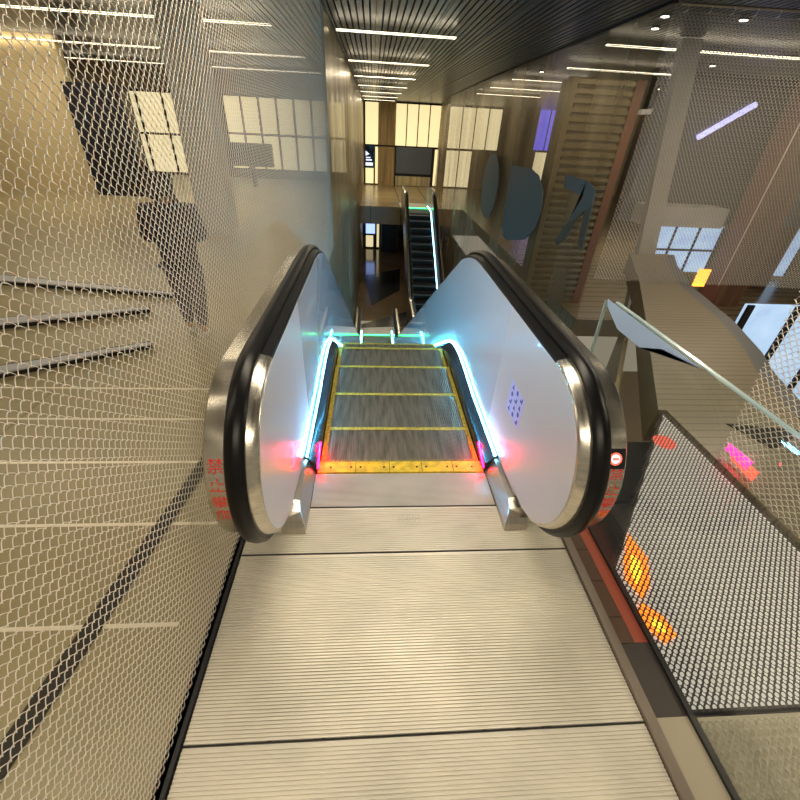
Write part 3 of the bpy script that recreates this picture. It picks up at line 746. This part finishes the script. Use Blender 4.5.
a, b = Vector((6.75, 9.86, 1.70)), Vector((7.72, 9.86, 2.32))
bm = tube(bmesh.new(), [a, b], .055, 6); tag(obj('light_tube', bm, mat('violet_white_tube', (.7, .7, 1), .5, emit=(.55, .55, 1), es=1.3)), 'slanting violet-white light tube on the dark bulkhead', 'light')
tag(obj('shop_sign', B(6.62, 6.86, 8.0, 8.05, -.9, -.55), M['orange']), 'small orange lit sign at the foot of the broad column', 'sign')
random.seed(9)
t = thing('shop_window', 'sparkling blue-lit shop display low behind the coarse chain curtain', 'window', (6.2, 5.6, -2.6)); obj('pane', B(-.6, 1.9, 0, .05, 0, 2.2), M['glassb'], t)
bm = bmesh.new()
for k in range(4): box(bm, -.6 + k * .8, -.5 + k * .8, -.04, 0, 0, 2.2)
obj('frame', bm, M['dark'], t)

# ------------------------------------------------ left hall
tag(obj('grey_column', B(-2.98, -2.50, 7.15, 7.6, 0, 2.79), M['col']), 'light grey square column standing in the left hall beyond the curtain', 'column')
tag(obj('dark_pillar', B(-6.45, -5.35, 10.6, 11.0, 0, 2.05), M['screen']), 'black tall cabinet beside the beige wall of the left hall', 'cabinet')
t = thing('standing_screen', 'dark wide screen on a stand in front of the lit windows of the left hall', 'screen', (-3.5, 13.05, 0)); obj('panel', B(-.58, .58, -.06, .06, .5, 1.05), M['screen'], t); obj('stand', B(-.05, .05, -.04, .04, .0, .5), M['dark'], t)
tag(obj('dark_pillar', B(-5.35, -5.0, 13.6, 13.9, 0, 1.45), M['screen']), 'short black kiosk before the lit windows, right of the person', 'kiosk')
for k, y in enumerate((2.5, 2.14, 1.74, 1.31, .83)):
    tag(obj('floor_inlay', B(-4.6, -.92, y - .008, y + .008, 0, .003), M['inlay']), 'thin pale metal line across the beige floor, %s from the painted reflection' % ['first', 'second', 'third', 'fourth', 'fifth'][k], 'floor line', 'pale lines in the left floor')
tag(obj('floor_channel', slab(bmesh.new(), [(-1.36, .15), (-1.28, .15), (-1.10, 1.6), (-1.02, 2.6), (-1.07, 2.6), (-1.17, 1.6)], .004, .008), M['near_black']), 'black drainage channel running along the beige floor outside the left curtain', 'channel')
def bench(a, b, w_, lab, h=.05):  # floor reflections painted as flat tapering wedges
    t = thing('painted_reflection', lab, 'bench', (a[0], a[1], 0), 0, 'painted tapering reflections on the left hall floor')
    dx, dy = b[0] - a[0], b[1] - a[1]; L = math.hypot(dx, dy); nx, ny = -dy / L, dx / L
    pts = [(-dx * .3 - nx * w_ * .6, -dy * .3 - ny * w_ * .6), (dx - nx * .02, dy - ny * .02), (dx + nx * .02, dy + ny * .02), (-dx * .3 + nx * w_ * .6, -dy * .3 + ny * w_ * .6)]
    obj('reflection_face', slab(bmesh.new(), pts, h, h + .012), M['bench'], t)
    obj('dark_underside', slab(bmesh.new(), [(p[0] + nx * .04, p[1] + ny * .04) for p in pts], 0, h), M['near_black'], t)
bench((-3.5, 3.45), (-2.35, 3.85), .17, 'painted grey tapering reflection on the beige floor, middle of three')
bench((-2.9, 2.62), (-2.0, 3.10), .12, 'painted grey tapering reflection nearest the pale floor lines')
bench((-5.0, 4.75), (-2.25, 4.25), .20, 'painted dark tapering reflection farthest from the viewer, left of the person')

# ------------------------------------------------ the person
def skin(name, pts, edges, m, parent, sub=3):
    me = bpy.data.meshes.new(name); me.from_pydata([p[:3] for p in pts], edges, []); me.update()
    o = link(name, me, m, parent)
    o.modifiers.new('skin', 'SKIN'); 
    lay = me.skin_vertices[0].data if me.skin_vertices else None
    if lay is None:
        bpy.context.view_layer.objects.active = o
        bpy.ops.mesh.customdata_skin_add(); lay = me.skin_vertices[0].data
    for i, p in enumerate(pts): lay[i].radius = (p[3], p[4] if len(p) > 4 else p[3]); lay[i].use_root = (i == 0)
    sm = o.modifiers.new('smooth', 'SUBSURF'); sm.levels = sub; sm.render_levels = sub
    for p in me.polygons: p.use_smooth = True
    o.modifiers['skin'].use_smooth_shade = True
    return o
ps = thing('person', 'person seen from behind in dark patterned T-shirt and dark trousers walking in the left hall', 'person', (-1.74, 3.44, 0), radians(8))
k = 1.25 / 1.70
def Z(L): return [tuple(a * k for a in p) for p in L]
body = Z([(0, 0, .92, .12, .09), (0, .0, 1.08, .12, .085), (0, .01, 1.24, .14, .09), (0, 0, 1.38, .12, .08), (0, .0, 1.45, .055), (0, .015, 1.53, .055), (0, .02, 1.60, .085, .095), (0, .02, 1.66, .075, .085),
          (-.19, 0, 1.37, .065), (-.235, .03, 1.12, .048), (-.17, .20, 1.08, .038), (-.10, .26, 1.12, .028), (.19, 0, 1.37, .065), (.235, .03, 1.12, .048), (.17, .20, 1.08, .038), (.10, .26, 1.12, .028),
          (-.09, 0, .84, .09), (-.085, .05, .48, .06), (-.08, .02, .10, .042), (-.08, .12, .04, .035), (.09, 0, .84, .09), (.10, -.03, .48, .06), (.10, -.16, .12, .042), (.10, -.08, .05, .035)])
be = [(0, 1), (1, 2), (2, 3), (3, 4), (4, 5), (5, 6), (6, 7), (3, 8), (8, 9), (9, 10), (10, 11), (3, 12), (12, 13), (13, 14), (14, 15), (0, 16), (16, 17), (17, 18), (18, 19), (0, 20), (20, 21), (21, 22), (22, 23)]
bd = skin('body', body, be, M['skin'], ps)
for s_ in (-1, 1):   # fingers held together in front
    for q in range(5):
        ang = (q - 2) * .18
        fx = s_ * .09 + (q - 2) * .012; pts = [(fx, .255, 1.12), (fx + sin(ang) * .02, .29, 1.125 - .004 * abs(q - 2)), (fx + sin(ang) * .03 - s_ * .01, .315, 1.11)]
        obj('finger', tube(bmesh.new(), [tuple(a * k for a in p) for p in pts], .0075 * k, 6), M['skin'], ps, True)
shirt = Z([(0, 0, .70, .19, .155), (0, 0, .95, .205, .15), (0, .01, 1.16, .23, .155), (0, 0, 1.35, .20, .14), (0, 0, 1.46, .10, .10), (-.20, 0, 1.36, .13), (-.235, .02, 1.06, .115), (.20, 0, 1.36, .13), (.235, .02, 1.06, .115)])
skin('shirt', shirt, [(0, 1), (1, 2), (2, 3), (3, 4), (3, 5), (5, 6), (3, 7), (7, 8)], M['shirt'], ps)
tr_ = Z([(0, 0, .92, .18, .14), (-.095, 0, .78, .125), (-.09, .05, .48, .095), (-.085, .02, .12, .062), (.095, 0, .78, .125), (.10, -.03, .48, .095), (.105, -.15, .14, .062)])
skin('trousers', tr_, [(0, 1), (1, 2), (2, 3), (0, 4), (4, 5), (5, 6)], M['trousers'], ps)
skin('hair', Z([(0, .0, 1.61, .112, .125), (0, .0, 1.665, .10, .11), (0, -.025, 1.54, .09, .08)]), [(0, 1), (0, 2)], M['hair'], ps)
for x_, y_, z_ in ((-.08, .04, .035), (.105, -.13, .05)):
    skin('shoe', Z([(x_, y_ - .08, z_, .042, .035), (x_, y_ + .02, z_, .045, .034), (x_, y_ + .12, z_ - .003, .042, .028)]), [(0, 1), (1, 2)], M['shoe'], ps)
